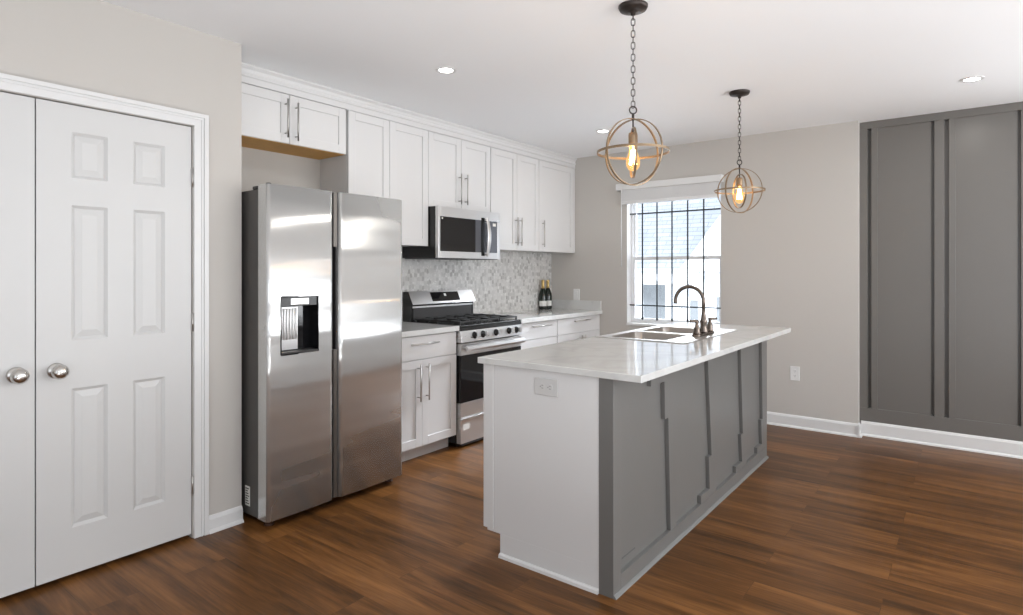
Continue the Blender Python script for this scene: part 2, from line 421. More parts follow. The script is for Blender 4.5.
# window frames of the windows out of frame
def outer_window(n, axis, c, a0, a1, z0, z1, mull):
    f = MB()
    def bx(p0, p1, q0, q1, d=0.04):
        if axis == 'x': f.box(c-d/2, c+d/2, p0, p1, q0, q1)
        else: f.box(p0, p1, c-d/2, c+d/2, q0, q1)
    t = 0.06
    bx(a0, a1, z0, z0+t); bx(a0, a1, z1-t, z1); bx(a0, a0+t, z0, z1); bx(a1-t, a1, z0, z1)
    for k in range(1, mull): x = a0+(a1-a0)*k/mull; bx(x-0.04, x+0.04, z0, z1)
    zm = (z0+z1)/2; bx(a0, a1, zm-0.02, zm+0.02)
    return struct(f.build('window_%d' % n, 'vinyl'))
outer_window(2, 'x', XR+0.03, 1.75, 4.85, 0.85, 2.2, 3)
outer_window(3, 'x', XR+0.03, -1.75, 0.55, 0.85, 2.2, 2)
outer_window(4, 'y', 5.60, 1.30, 3.0, 0.45, 2.25, 2)
outer_window(5, 'y', YN-0.03, 1.2, 2.45, 0.32, 2.38, 1)

# baseboards: profile extruded
def base_x(n, y, x0, x1, h, t=0.014, sgn=-1):
    p = [(y, 0), (y+sgn*(t+0.012), 0), (y+sgn*(t+0.010), 0.010), (y+sgn*t, 0.018), (y+sgn*t, h-0.018), (y+sgn*t*0.5, h-0.004), (y, h)]
    return struct(MB().prism(p, 'x', x0, x1).build('baseboard_'+n, 'trim'), 'white baseboard')
def base_y(n, x, y0, y1, h, t=0.014, sgn=1):
    p = [(x, 0), (x+sgn*(t+0.012), 0), (x+sgn*(t+0.010), 0.010), (x+sgn*t, 0.018), (x+sgn*t, h-0.018), (x+sgn*t*0.5, h-0.004), (x, h)]
    return struct(MB().prism(p, 'y', y0, y1).build('baseboard_'+n, 'trim'), 'white baseboard')
base_x('far', YF, XB+0.62, -0.702, 0.105)
base_x('far_right', YP, -0.69, XR, 0.116)
base_y('far_return', -0.702, YF-0.026, YP-0.026, 0.105)
base_y('left', XL, 1.449, 1.627, 0.085)
base_y('left_near', XL, YN, 0.075, 0.085)
base_y('right', XR, YN, 5.5, 0.105, sgn=-1)

# ------------------------------------------------------------------ closet doors
def casing():
    f = MB(); t = 0.018
    def leg(y0, y1, z0, z1, vertical, inner):
        pass
    # stepped profile: wide flat, raised outer band
    oy0, oy1, iy0, iy1, zi, zo = 0.075, 1.447, 0.144, 1.380, 2.038, 2.100
    for (a, b, d) in ((0.0, 1.0, 0.014), (0.0, 0.30, 0.021), (0.42, 0.50, 0.018)):
        ya0, ya1 = oy0+(iy0-oy0)*a, oy0+(iy0-oy0)*b
        yb0, yb1 = oy1-(oy1-iy1)*b, oy1-(oy1-iy1)*a
        z0, z1 = zo-(zo-zi)*b, zo-(zo-zi)*a
        f.box(XL, XL+d, ya0, ya1, 0, z0).box(XL, XL+d, yb0, yb1, 0, z0).box(XL, XL+d, ya0, yb1, z0, z1)
    return struct(f.build('trim_1', 'trim'), 'white casing round the closet doors')
casing()
def door_leaf(n, y0, y1, knob_y, hinge_y, label):
    zb, zt = 0.022, 2.031; xf = XL-0.004; xb = xf-0.035; xr = xf-0.010
    wd = y1-y0; st = wd*0.197; mid = wd*0.165
    py = [(y0+st, y0+(wd-mid)/2), (y1-(wd-mid)/2, y1-st)]
    pz = [(0.220, 0.816), (1.024, 1.602), (1.719, 1.916)]
    f = MB()
    f.box(xb, xr, y0, y1, zb, zt)
    f.box(xr, xf, y0, py[0][0], zb, zt).box(xr, xf, py[1][1], y1, zb, zt).box(xr, xf, py[0][1], py[1][0], zb, zt)
    zs = [zb, pz[0][0], pz[0][1], pz[1][0], pz[1][1], pz[2][0], pz[2][1], zt]
    for k in range(0, 8, 2):
        for a, b in py: f.box(xr, xf, a, b, zs[k], zs[k+1])
    for a, b in py:
        for c, d in pz:
            def rect(i, x): return [(x, a+i, c+i), (x, b-i, c+i), (x, b-i, d-i), (x, a+i, d-i)]
            # moulding slope down, flat, raised field slope
            for (i0, x0), (i1, x1) in (((0.0, xf), (0.012, xr+0.001)), ((0.014, xr+0.001), (0.040, xf-0.002))):
                P = rect(i0, x0)+rect(i1, x1)
                f.poly(P, [(k, (k+1) % 4, 4+(k+1) % 4, 4+k) for k in range(4)])
            f.poly(rect(0.040, xf-0.002), [(0, 1, 2, 3)])
    d = struct(f.build('door_%d' % n, 'door'), label)
    k = MB()
    k.lathe((xf, knob_y, 0.900), [(0.0, 0), (0.033, 0.0), (0.033, 0.004), (0.028, 0.009), (0.013, 0.011), (0.011, 0.026), (0.016, 0.030),
                                    (0.024, 0.034), (0.0295, 0.043), (0.031, 0.053), (0.028, 0.064), (0.020, 0.072), (0.009, 0.0755), (0, 0.076)], 32, (1, 0, 0))
    k.build('door_knob', 'knob', d)
    for z in (1.78, 1.068, 0.263):
        MB().cyl((xf+0.006, hinge_y, z-0.045), (xf+0.006, hinge_y, z+0.045), 0.0055, 10).box(xf-0.002, xf+0.002, hinge_y-0.004, hinge_y+0.004, z-0.045, z+0.045).build('hinge', 'handle', d)
    return d
door_leaf(1, 0.757, 1.373, 0.825, 1.3765, 'white six-panel closet door, right leaf')
door_leaf(2, 0.150, 0.752, 0.692, 0.1485, 'white six-panel closet door, left leaf')

# ------------------------------------------------------------------ kitchen window
f = MB()
# drywall reveals and sill
y0, y1 = YF+0.085, YF+0.145
t = 0.022
f.box(WX0, WX0+t, y0, y1, WZ0+0.02, WZ1-t).box(WX1-t, WX1, y0, y1, WZ0+0.02, WZ1-t).box(WX0, WX1, y0, y1, WZ1-t, WZ1).box(WX0, WX1, y0, y1, WZ0, WZ0+0.02)
win = struct(f.build('window_1', 'vinyl'), 'white double-hung kitchen window')
s = MB()
a0, a1 = WX0+t, WX1-t
zm = 1.44
s.box(a0, a0+0.022, y0+0.030, y0+0.055, zm+0.025, WZ1-t-0.03).box(a1-0.022, a1, y0+0.030, y0+0.055, zm+0.025, WZ1-t-0.03).box(a0, a1, y0+0.030, y0+0.055, zm-0.012, zm+0.022)
s.box(a0, a1, y0+0.03, y0+0.055, WZ1-t-0.03, WZ1-t)
s.build('upper_sash', 'vinyl', win)
s = MB()
s.box(a0, a0+0.022, y0+0.004, y0+0.028, WZ0+0.048, zm-0.01).box(a1-0.022, a1, y0+0.004, y0+0.028, WZ0+0.048, zm-0.01)
s.box(a0, a1, y0+0.004, y0+0.028, zm-0.010, zm+0.022).box(a0, a1, y0+0.004, y0+0.028, WZ0+0.02, WZ0+0.048)
s.build('lower_sash', 'vinyl', win)
MB().box(a0+0.02, a1-0.02, y0+0.041, y0+0.044, zm, WZ1-t).box(a0+0.02, a1-0.02, y0+0.015, y0+0.018, WZ0+0.047, zm).build('window_glass', 'pane', win)
MB().box(WX0, WX1, YF-0.012, y0, WZ0-0.02, WZ0+0.002).build('window_sill', 'trim', win, bevel=0.002)
# jamb liners
MB().box(WX0-0.001, WX0+0.004, YF+0.001, y0, WZ0+0.003, WZ1).box(WX1-0.004, WX1+0.001, YF+0.001, y0, WZ0+0.003, WZ1).build('window_jamb', 'trim', win)

# security bars
YG = 5.497
g = thing('window_guard', (-2.25, YG, 0.84), 'dark iron security bars across the kitchen window', 'window bars')
for x in (-2.586, -2.432, -2.278, -2.122, -1.968):
    MB().cyl((x, YG, 0.862), (x, YG, 2.12), 0.0075, 8).lathe((x, YG, 0.828), [(0, 0), (0.009, 0.012), (0.012, 0.022), (0.0075, 0.036)], 10).build('bar', 'bar', g)
for z in (0.978, 1.892):
    MB().box(WX0+0.004, WX1-0.004, YG-0.007, YG+0.007, z-0.006, z+0.006).build('crossbar', 'bar', g)

# blind
bl = thing('window_blind', (-2.29, YF, 1.98), 'white slatted blind raised to the top of the kitchen window', 'window blind')
MB().box(-2.818, -1.760, YF-0.062, YF, 2.125, 2.188).build('headrail', 'trim', bl, bevel=0.003)
s = MB()
for k in range(15): s.box(-2.765, -1.797, YF-0.052, YF-0.004, 2.012+k*0.0076, 2.012+k*0.0076+0.0042)
s.box(-2.765, -1.797, YF-0.046, YF-0.010, 2.010, 2.125)
s.build('slat_stack', 'blind', bl)
MB().box(-2.765, -1.797, YF-0.053, YF-0.004, 1.985, 2.011).build('bottom_rail', 'blind', bl, bevel=0.003)
MB().cyl((-2.755, YF-0.058, 1.36), (-2.755, YF-0.058, 2.13), 0.0045, 8).build('tilt_wand', 'trim', bl)

# ------------------------------------------------------------------ neighbour's house seen through the window
h = thing('neighbouring_house', (-4.6, 12.5, -0.6), 'pale house with a shingled roof outside the kitchen window', 'house')
s = MB()
z = -0.6
while z < 1.19:   # lap siding courses
    s.prism([(12.40, z), (12.366, z), (12.378, z+0.12), (12.40, z+0.12)], 'x', -9.5, -4.55); z += 0.12
s.box(-9.5, -4.55, 12.40, 15.5, -0.6, 1.19)
s.build('main_wall', 'house', h)
s = MB()
GX, GZ = -4.72, 1.12    # gable foot
z = -0.6
while z < 4.6:
    xl = -4.62 if z < 1.2 else -4.62+(z-1.2)/1.31
    if xl < -2.2: s.prism([(12.10, z), (12.066, z), (12.078, z+0.12), (12.10, z+0.12)], 'x', xl, -1.2)
    z += 0.12
s.box(-4.62, -1.2, 12.10, 12.35, -0.6, 1.2)
s.build('gable_wall', 'house', h)
s = MB().prism([(-4.95, 1.05), (-4.62, 1.05), (-1.9, 4.62), (-1.9, 5.0)], 'y', 11.78, 12.06)
s.build('rake_trim', 'housetrim', h)
s = MB().prism([(12.0, 1.16), (16.5, 5.6), (16.5, 5.72), (12.0, 1.24)], 'x', -11, -2.0)
s.build('roof', 'shingle', h)
MB().box(-11, -4.7, 11.94, 12.02, 1.10, 1.25).build('gutter', 'housetrim', h)
for (x0, x1, z0, z1, yy) in ((-5.78, -5.26, -0.6, 1.02, 12.36), (-4.60, -4.42, -0.1, 0.72, 12.062), (-4.05, -3.75, -0.1, 0.80, 12.062)):
    f = MB().box(x0, x1, yy-0.02, yy, z0, z1).build('house_window', 'housedark', h)
    MB().box(x0-0.05, x0, yy-0.04, yy, z0, z1).box(x1, x1+0.05, yy-0.04, yy, z0, z1).box(x0-0.05, x1+0.05, yy-0.04, yy, z1, z1+0.06).build('window_trim', 'housetrim', f)
s = struct(MB().box(-30, 20, 5.9, 40, -0.75, -0.6).build('ground_outside', 'ground'))
# bare sapling between the houses
tr = MB()
random.seed(9)
def branch(p, d, L, r, depth):
    pts = [p]; q = Vector(p); dd = Vector(d).normalized()
    for k in range(4):
        dd = (dd+Vector((random.uniform(-.22, .22), random.uniform(-.2, .2), random.uniform(-.1, .2)))).normalized()
        q = q+dd*L/4; pts.append(tuple(q))
    tr.tube(pts, r, 6, rs=[r*(1-0.14*i) for i in range(5)])
    if depth:
        for i in (2, 3, 4):
            branch(pts[i], (dd+Vector((random.uniform(-.9, .9), random.uniform(-.6, .6), random.uniform(-.1, .6)))).normalized(), L*0.62, r*0.5, depth-1)
branch((-3.95, 9.6, -0.6), (0.02, 0, 1), 1.5, 0.018, 3)
tag(tr.build('sapling', 'bark'), 'thin bare sapling outside the kitchen window', 'tree')

# ------------------------------------------------------------------ far right wall: grey board panelling
pn = thing('wall_panelling', (0.9, YP+0.02, 0), 'dark grey painted board panelling on the right-hand wall', 'wall panelling')
MB().box(-0.702, 1.28, 5.560, 5.567, 0.116, ZC).build('backing_board', 'grey', pn)
zt, zb = 2.458, 0.222
MB().box(-0.702, 1.28, YP, 5.560, 0.117, zb).build('bottom_rail', 'grey', pn, bevel=0.002)
MB().box(-0.702, 1.28, YP, 5.560, zt, ZC).build('top_rail', 'grey', pn, bevel=0.002)
x = -0.702
def vboard(a, b, nm='stile'): MB().box(a, b, YP, 5.560, zb, zt).build(nm, 'grey', pn, bevel=0.002)
def panel(a, b):
    MB().box(a, b, YP+0.012, 5.560, zb, zt).build('panel', 'grey', pn)
vboard(-0.702, -0.646)
vboard(-0.621, -0.577, 'inner_stile'); panel(-0.577, -0.230)
vboard(-0.209, -0.146)
vboard(-0.121, -0.078, 'inner_stile'); panel(-0.078, 0.274)
vboard(0.293, 0.356)
vboard(0.381, 0.424, 'inner_stile'); panel(0.424, 0.776)
vboard(0.795, 0.858)
vboard(0.883, 0.926, 'inner_stile'); panel(0.926, 1.20)
vboard(1.220, 1.28)

# ------------------------------------------------------------------ cabinets
def bar_pull(parent, p0, p1, out=(1, 0, 0), r=0.0055, stand=0.032, inset=0.028):
    p0, p1, o = Vector(p0), Vector(p1), Vector(out)
    a = (p1-p0).normalized()
    m = MB().cyl(p0+o*stand, p1+o*stand, r, 12)
    for q in (p0+a*inset, p1-a*inset): m.cyl(q-o*0.001, q+o*stand, r*0.8, 10)
    return m.build('handle', 'handle', parent)
def shaker(parent, y0, y1, z0, z1, xf, name='door', fr=0.057, mat='cabinet', sgn=1, label=None):
    """door whose face looks along sgn*X, front at xf"""
    th, rc = 0.019, 0.008
    xb = xf-sgn*th; xm = xf-sgn*rc
    lo, hi = min(xb, xm), max(xb, xm)
    m = MB().box(lo, hi, y0, y1, z0, z1)
    lo, hi = min(xf, xm), max(xf, xm)
    m.box(lo, hi, y0, y0+fr, z0, z1).box(lo, hi, y1-fr, y1, z0, z1).box(lo, hi, y0+fr, y1-fr, z0, z0+fr).box(lo, hi, y0+fr, y1-fr, z1-fr, z1)
    return m.build(name, mat, parent, bevel=0.0012)
def slab(parent, y0, y1, z0, z1, xf, name='drawer', sgn=1, mat='cabinet'):
    xb = xf-sgn*0.019
    return MB().box(min(xf, xb), max(xf, xb), y0, y1, z0, z1).build(name, mat, parent, bevel=0.002)

XU = -3.33; GAP = 0.0018; UZ = 1.512; UT = 2.405
def upper(name, y0, y1, z0, doors, label, xf=XU, underside=None):
    e = thing(name, ((XB+xf)/2, (y0+y1)/2, z0), label, 'cabinet', 'white wall cabinets')
    MB().box(XB+0.001, xf-0.020, y0+0.0005, y1-0.0005, z0+0.004, UT+0.02).build('body', 'cabinet', e)
    if underside: 
        o = MB().box(XB+0.001, xf-0.020, y0+0.001, y1-0.001, z0-0.002, z0+0.004).build('underside', underside, e); o['label'] = 'raw orange plywood underside'
    for (a, b, hy, hz0, hz1) in doors:
        d = shaker(e, a+GAP, b-GAP, z0, UT, xf)
        if hy: bar_pull(d, (xf, hy, hz0), (xf, hy, hz1))
    return e
upper('wall_cabinet', 1.632, 2.503, 2.105, [(1.632, 2.083, 2.052, 2.135, 2.370), (2.083, 2.503, 2.122, 2.125, 2.360)],
      'short white wall cabinet over the steel fridge', underside='rawwood')
upper('wall_cabinet', 2.515, 3.262, UZ, [(2.515, 2.876, 2.846, 1.56, 1.80), (2.876, 3.262, 2.906, 1.56, 1.80)],
      'tall white double wall cabinet between fridge cabinet and microwave', xf=XU+0.006)
upper('wall_cabinet', 3.268, 4.022, 1.822, [(3.268, 3.645, 3.615, 1.865, 2.115), (3.645, 4.022, 3.690, 1.865, 2.115)],
      'short white double wall cabinet above the microwave')
upper('wall_cabinet', 4.028, 4.762, UZ, [(4.028, 4.408, 4.382, 1.555, 1.815), (4.408, 4.762, 4.444, 1.555, 1.815)],
      'tall white double wall cabinet right of the microwave')
upper('wall_cabinet', 4.764, 5.405, UZ, [(4.764, 5.400, 4.815, 1.555, 1.815)],
      'white single-door wall cabinet in the far corner')
# crown and filler
m = MB().prism([(XB, 2.406), (XU+0.004, 2.406), (XU+0.004, 2.450), (XU-0.002, 2.456), (XU-0.002, 2.478), (XU-0.012, 2.488), (XU-0.020, 2.5155), (XB, 2.5155)][::-1], 'y', 1.630, YF-0.001)
m.bm.free(); m = MB()
m.box(XB+0.001, XU-0.004, 1.630, YF-0.001, 2.426, 2.5155)
m.prism([(XU-0.004, 2.408), (XU+0.004, 2.408), (XU+0.004, 2.444), (XU+0.010, 2.450), (XU+0.010, 2.462), (XU+0.005, 2.470), (XU+0.012, 2.490), (XU+0.026, 2.505), (XU+0.026, 2.5155), (XU-0.004, 2.5155)], 'y', 1.630, YF-0.001)
struct(m.build('trim_2', 'cabinet'), 'white crown moulding above the wall cabinets')
struct(MB().box(XB+0.001, XU-0.003, 5.406, YF-0.001, UZ, 2.425).build('trim_3', 'cabinet'), 'white filler strip at the far corner')

XD = -3.03
def base(name, y0, y1, label):
    e = thing(name, ((XB+XD)/2, (y0+y1)/2, 0), label, 'cabinet', 'white base cabinets')
    MB().box(XB+0.001, XD-0.020, y0, y1, 0.105, 0.875).build('body', 'cabinet', e)
    MB().box(XB+0.001, XD-0.085, y0, y1, 0, 0.104).build('toe_kick', 'cabinet', e)
    return e
e = base('base_cabinet', 2.565, 3.264, 'white base cabinet between the fridge and the range')
d = slab(e, 2.567, 3.262, 0.706, 0.868, XD); bar_pull(d, (XD, 2.788, 0.815), (XD, 3.055, 0.815))
for a, b, hy in ((2.567, 2.913, 2.872), (2.915, 3.262, 2.953)):
    dd = shaker(e, a, b, 0.102, 0.702, XD); bar_pull(dd, (XD, hy, 0.420), (XD, hy, 0.676))
e = base('base_cabinet', 4.040, 4.630, 'white drawer base cabinet right of the range')
for z0, z1 in ((0.722, 0.868), (0.412, 0.718), (0.102, 0.408)):
    d = slab(e, 4.044, 4.626, z0, z1, XD); zc = z1-0.050 if z1 > 0.8 else z1-0.08
    bar_pull(d, (XD, 4.205, zc+0.016 if z1 > 0.8 else zc), (XD, 4.490, zc+0.016 if z1 > 0.8 else zc))
e = base('base_cabinet', 4.632, 5.430, 'white base cabinet with drawer and two doors in the far corner')
d = slab(e, 4.636, 5.396, 0.722, 0.868, XD); bar_pull(d, (XD, 4.900, 0.836), (XD, 5.185, 0.836))
for a, b, hy in ((4.636, 5.057, 5.027), (5.059, 5.396, 5.089)):
    dd = shaker(e, a, b, 0.102, 0.718, XD); bar_pull(dd, (XD, hy, 0.44), (XD, hy, 0.695))
MB().box(XD-0.019, XD-0.002, 5.398, 5.430, 0.105, 0.868).build('filler', 'cabinet', e)

o = MB().box(XB+0.010, -3.000, 2.560, 3.265, 0.876, 0.914).build('countertop', 'quartz', None, bevel=0.003)
tag(o, 'white quartz countertop left of the range', 'countertop', 'quartz wall countertops')
e = thing('countertop', (-3.32, 4.73, 0.876), 'white quartz countertop with end upstand right of the range', 'countertop', 'quartz wall countertops')
MB().box(XB+0.010, -3.000, 4.036, YF-0.001, 0.876, 0.914).build('slab', 'quartz', e, bevel=0.003)
MB().box(XB+0.010, -3.010, YF-0.022, YF-0.001, 0.9142, 1.010).build('upstand', 'quartz', e, bevel=0.002)
o = MB().box(XB+0.0005, XB+0.009, 2.56, YF-0.001, 0.877, 1.511).box(XB+0.0005, XB+0.009, 3.2625, 4.0275, 1.511, 1.82).build('backsplash', 'mosaic')
tag(o, 'grey and white marble mosaic backsplash above the counters', 'backsplash')

# ------------------------------------------------------------------ refrigerator
FX = -2.820; FY0, FY1 = 1.645, 2.550
fr = thing('refrigerator', (-3.2, 2.1, 0), 'large stainless steel side-by-side refrigerator with water dispenser', 'refrigerator')
MB().box(-3.58, -2.925, FY0+0.004, FY1-0.004, 0.035, 1.745).build('cabinet_body', 'fridgeside', fr, bevel=0.006)
def fridge_door(y0, y1, hole=None, pocket=None):
    """slightly bowed door front with rounded vertical edges; vertical profile strip"""
    m = MB(); z0, z1 = 0.042, 1.765; xb = -2.912; n = 14
    def prof(y):
        t = (y-(y0+y1)/2)/((y1-y0)/2)
        return FX-0.006*(t*t)-0.012*max(0, abs(t)-0.95)/0.05*max(0, abs(t)-0.95)/0.05
    ys = [y0+(y1-y0)*k/40 for k in range(41)]
    if hole: ys = sorted(set([round(v, 4) for v in ys if not (hole[0]-0.01 < v < hole[1]+0.01)]+[hole[0], hole[1]]))
    zs = [z0, z1] if not hole else [z0, hole[2], hole[3], z1]
    V = {}
    for i, y in enumerate(ys):
        for j, z in enumerate(zs): V[i, j] = m.bm.verts.new((prof(y), y, z))
    for i in range(len(ys)-1):
        for j in range(len(zs)-1):
            if hole and abs(ys[i]-hole[0]) < 1e-6 and j == 1: continue
            f = m.bm.faces.new((V[i, j], V[i+1, j], V[i+1, j+1], V[i, j+1])); f.smooth = True
    # back, sides, top, bottom
    B = {}
    for i, y in enumerate(ys):
        for j in (0, len(zs)-1): B[i, j] = m.bm.verts.new((xb, y, zs[j]))
    L = len(ys)-1; T = len(zs)-1
    for i in range(L):
        m.bm.faces.new((V[i, T], V[i+1, T], B[i+1, T], B[i, T])); m.bm.faces.new((V[i, 0], B[i, 0], B[i+1, 0], V[i+1, 0]))
    for i in (0, L):
        m.bm.faces.new([V[i, j] for j in range(T+1)]+[B[i, T], B[i, 0]])
    return m
DH = (1.716, 1.940, 0.884, 1.186)
ld = fridge_door(FY0-0.003, 2.036, DH).build('left_door', 'steel', fr)
rd = fridge_door(2.076, FY1+0.003).build('right_door', 'steel', fr)
# recessed grips down the inner edges
MB().box(-2.900, -2.846, 2.037, 2.0445, 0.045, 1.762).build('edge_strip', 'darkplastic', ld)
MB().box(-2.900, -2.846, 2.0675, 2.0755, 0.045, 1.762).build('edge_strip', 'darkplastic', rd)
g1 = plain('brown_grey_metal', (0.16, 0.145, 0.13), 0.4, metal=0.6)
for z0, z1 in ((1.457, 1.760), (0.047, 0.878)):
    MB().box(-2.88, -2.834, 2.0445, 2.0670, z0, z1).build('centre_strip', g1, fr)
MB().box(-2.90, -2.875, 2.0445, 2.067, 0.878, 1.457).build('grip_pocket', 'black', fr)
# dispenser
dp = MB(); y0, y1, z0, z1 = DH; xi = -2.895; xf = -2.819
dp.box(xi-0.004, xi, y0, y1, z0, z1)
dp.box(xi, -2.822, y0-0.004, y0+0.003, z0, z1).box(xi, -2.822, y1-0.003, y1+0.004, z0, z1).box(xi, -2.822, y0, y1, z1-0.003, z1+0.004).box(xi, -2.822, y0, y1, z0-0.004, z0+0.003)
disp = dp.build('dispenser', 'blackglass', fr)
MB().box(xi, -2.830, y0+0.004, y1-0.004, 1.135, z1-0.004).build('control_panel', 'black', disp, bevel=0.002)
MB().box(xi+0.02, -2.828, 1.775, 1.885, 1.140, 1.178).build('spout_housing', 'steel2', disp, bevel=0.004)
m = MB(); m.box(xi, xi+0.012, y0+0.012, y0+0.135, 0.90, 1.128)
for k in range(7): m.cyl((xi+0.014, y0+0.020+k*0.017, 0.955), (xi+0.014, y0+0.020+k*0.017, 1.120), 0.006, 8)
m.build('paddle', 'steel2', disp, bevel=0.001)
MB().box(xi, -2.824, y0+0.004, y1-0.004, z0+0.003, z0+0.012).build('drip_tray', 'darkplastic', disp, bevel=0.001)
# hinges, base grille, feet, label
MB().box(-2.99, -2.85, FY0+0.008, FY0+0.075, 1.746, 1.764).cyl((-2.872, FY0+0.03, 1.745), (-2.872, FY0+0.03, 1.775), 0.014, 12).build('hinge_cover', 'black', fr, bevel=0.004)
MB().box(-2.99, -2.85, FY1-0.075, FY1-0.008, 1.746, 1.764).build('hinge_cover', 'black', fr, bevel=0.004)
MB().box(-2.96, -2.93, FY0+0.03, FY1-0.03, 0.012, 0.036).build('base_grille', 'darkplastic', fr)
brn = plain('brown_foot', (0.06, 0.025, 0.015), 0.5)
for y in (FY0+0.05, FY1-0.05):
    MB().cyl((-2.90, y, 0), (-2.90, y, 0.036), 0.020, 14).cyl((-2.90, y, 0), (-2.90, y, 0.008), 0.026, 14).build('foot', brn, fr)
    MB().cyl((-3.52, y, 0), (-3.52, y, 0.036), 0.020, 14).build('foot', brn, fr)
lab = MB().box(-3.052, -3.004, FY0+0.0025, FY0+0.0035, 0.082, 0.185).build('rating_label', 'paper', fr)
m = MB()
for k in range(7): m.box(-3.046, -3.012-0.006*(k % 3), FY0+0.0015, FY0+0.0024, 0.092+k*0.013, 0.097+k*0.013)
m.build('print', 'ink', lab)

# ------------------------------------------------------------------ microwave
mw = thing('microwave', (-3.43, 3.645, 1.42), 'stainless over-the-range microwave with black window', 'microwave')
my0, my1, mz0, mz1, mx = 3.270, 4.022, 1.417, 1.820, -3.222
MB().box(XB+0.010, mx-0.035, my0, my1, mz0+0.006, mz1).build('housing', 'black', mw, bevel=0.003)
m = MB().box(XB+0.03, mx-0.02, my0+0.01, my1-0.01, mz0, mz0+0.006)
m.build('vent_underside', 'darkplastic', mw)
wy0, wy1, wz0, wz1 = 3.290, 3.985, 1.474, 1.742
m = MB().box(mx-0.034, mx, my0, wy0, mz0+0.004, mz1).box(mx-0.034, mx, wy1, my1, mz0+0.004, mz1).box(mx-0.034, mx, wy0, wy1, mz0+0.004, wz0).box(mx-0.034, mx, wy0, wy1, wz1, mz1)
dr = m.build('door_frame', 'steel2', mw, bevel=0.002)
MB().box(mx-0.034, mx-0.003, wy0, 3.700, wz0, wz1).build('door_window', 'blackglass', mw)
dgl = plain('grey_reflective_glass', (0.10, 0.105, 0.12), 0.08, var=0.05)
MB().box(mx-0.034, mx-0.002, 3.703, wy1, wz0, wz1).build('control_panel', dgl, mw)
MB().box(mx-0.003, mx-0.001, 3.925, 3.965, 1.70, 1.725).build('display', 'paper', mw)
hd = MB(); P = []
for k in range(17):
    a = k/16; zz = 1.440+a*(1.768-1.440); bow = 0.020+0.026*math.sin(PI*a); hw = 0.012+0.010*math.sin(PI*a)**0.6
    P.append([(mx+bow, 3.826-hw, zz), (mx+bow+0.008, 3.826-hw*0.6, zz), (mx+bow+0.010, 3.826, zz), (mx+bow+0.008, 3.826+hw*0.6, zz), (mx+bow, 3.826+hw, zz), (mx+bow-0.006, 3.826, zz)])
flat = [p for r in P for p in r]
F = [(6*k+q, 6*k+(q+1) % 6, 6*k+6+(q+1) % 6, 6*k+6+q) for k in range(16) for q in range(6)]+[(0, 1, 2, 3, 4, 5), tuple(range(96, 102))]
hd.poly(flat, F)
hd.cyl((mx-0.003, 3.826, 1.458), (mx+0.026, 3.826, 1.458), 0.010, 10).cyl((mx-0.003, 3.826, 1.750), (mx+0.026, 3.826, 1.750), 0.010, 10)
hd.build('handle', 'steel2', mw)
MB().box(mx-0.002, mx+0.001, 3.772, 3.815, 1.446, 1.764).build('handle_shadow', 'black', mw, bevel=0.001)  # black strip drawn in as the shadow beside the handle
MB().lathe((mx-0.001, 3.312, 1.728), [(0, 0), (0.008, 0), (0.008, 0.0015), (0, 0.0015)], 16, (1, 0, 0)).build('badge', 'paper', mw)

# ------------------------------------------------------------------ gas range
rg = thing('gas_range', (-3.3, 3.65, 0), 'stainless and black gas range with five knobs', 'range')
ry0, ry1 = 3.272, 4.030
MB().box(-3.600, -3.040, ry0, ry1, 0.03, 0.895).build('body', 'black', rg, bevel=0.002)
MB().box(-3.600, -3.005, ry0-0.002, ry1+0.002, 0.895, 0.912).build('cooktop', 'black', rg, bevel=0.004)
cp = MB().prism([(-3.040, 0.786), (-2.985, 0.786), (-3.000, 0.884), (-3.040, 0.894)], 'y', ry0+0.001, ry1-0.001).build('control_panel', 'steel2', rg, bevel=0.002)
MB().prism([(-3.040, 0.872), (-2.9975, 0.872), (-3.001, 0.896), (-3.040, 0.896)], 'y', ry0, ry1).build('cooktop_lip', 'black', rg)
for y in (3.425, 3.522, 3.682, 3.850, 3.948):
    k = MB().lathe((-2.993, y, 0.832), [(0, 0), (0.027, 0), (0.027, 0.006), (0.021, 0.010), (0.0195, 0.034), (0.016, 0.038), (0, 0.038)], 24, (1, 0, 0.15)).build('knob', 'black', rg)
    MB().prism([(y-0.013, 0.817), (y+0.013, 0.817), (y+0.012, 0.858), (y-0.012, 0.858)], 'x', -2.962, -2.940).build('grip', 'steel2', k, bevel=0.001)
# oven door
od = MB().box(-3.040, -2.998, ry0+0.004, ry1-0.004, 0.335, 0.690).build('oven_door', 'blackglass', rg, bevel=0.002)
MB().box(-3.040, -2.996, ry0+0.004, ry1-0.004, 0.690, 0.776).build('door_top_band', 'steel2', od, bevel=0.002)
MB().prism([(-2.960, 0.722), (-2.944, 0.726), (-2.937, 0.740), (-2.942, 0.756), (-2.956, 0.764), (-2.966, 0.745)], 'y', ry0+0.02, ry1-0.02).cyl((-2.998, ry0+0.05, 0.742), (-2.950, ry0+0.05, 0.742), 0.010, 10).cyl((-2.998, ry1-0.05, 0.742), (-2.950, ry1-0.05, 0.742), 0.010, 10).build('handle', 'steel2', od)
MB().box(-2.9985, -2.9975, ry0+0.12, ry1-0.12, 0.40, 0.62).build('oven_window', 'blackglass', od)
MB().box(-3.040, -2.998, ry0+0.004, ry1-0.004, 0.222, 0.333).build('door_bottom_band', 'steel2', od, bevel=0.002)
dw = MB().box(-3.040, -2.998, ry0+0.004, ry1-0.004, 0.032, 0.205).prism([(-3.04, 0.205), (-2.998, 0.205), (-2.985, 0.212), (-2.985, 0.220), (-3.04, 0.220)], 'y', ry0+0.004, ry1-0.004).build('drawer', 'steel2', rg, bevel=0.001)
st = MB().box(-2.998, -2.9972, ry0+0.03, ry0+0.10, 0.130, 0.175).build('sticker', 'paper', dw)
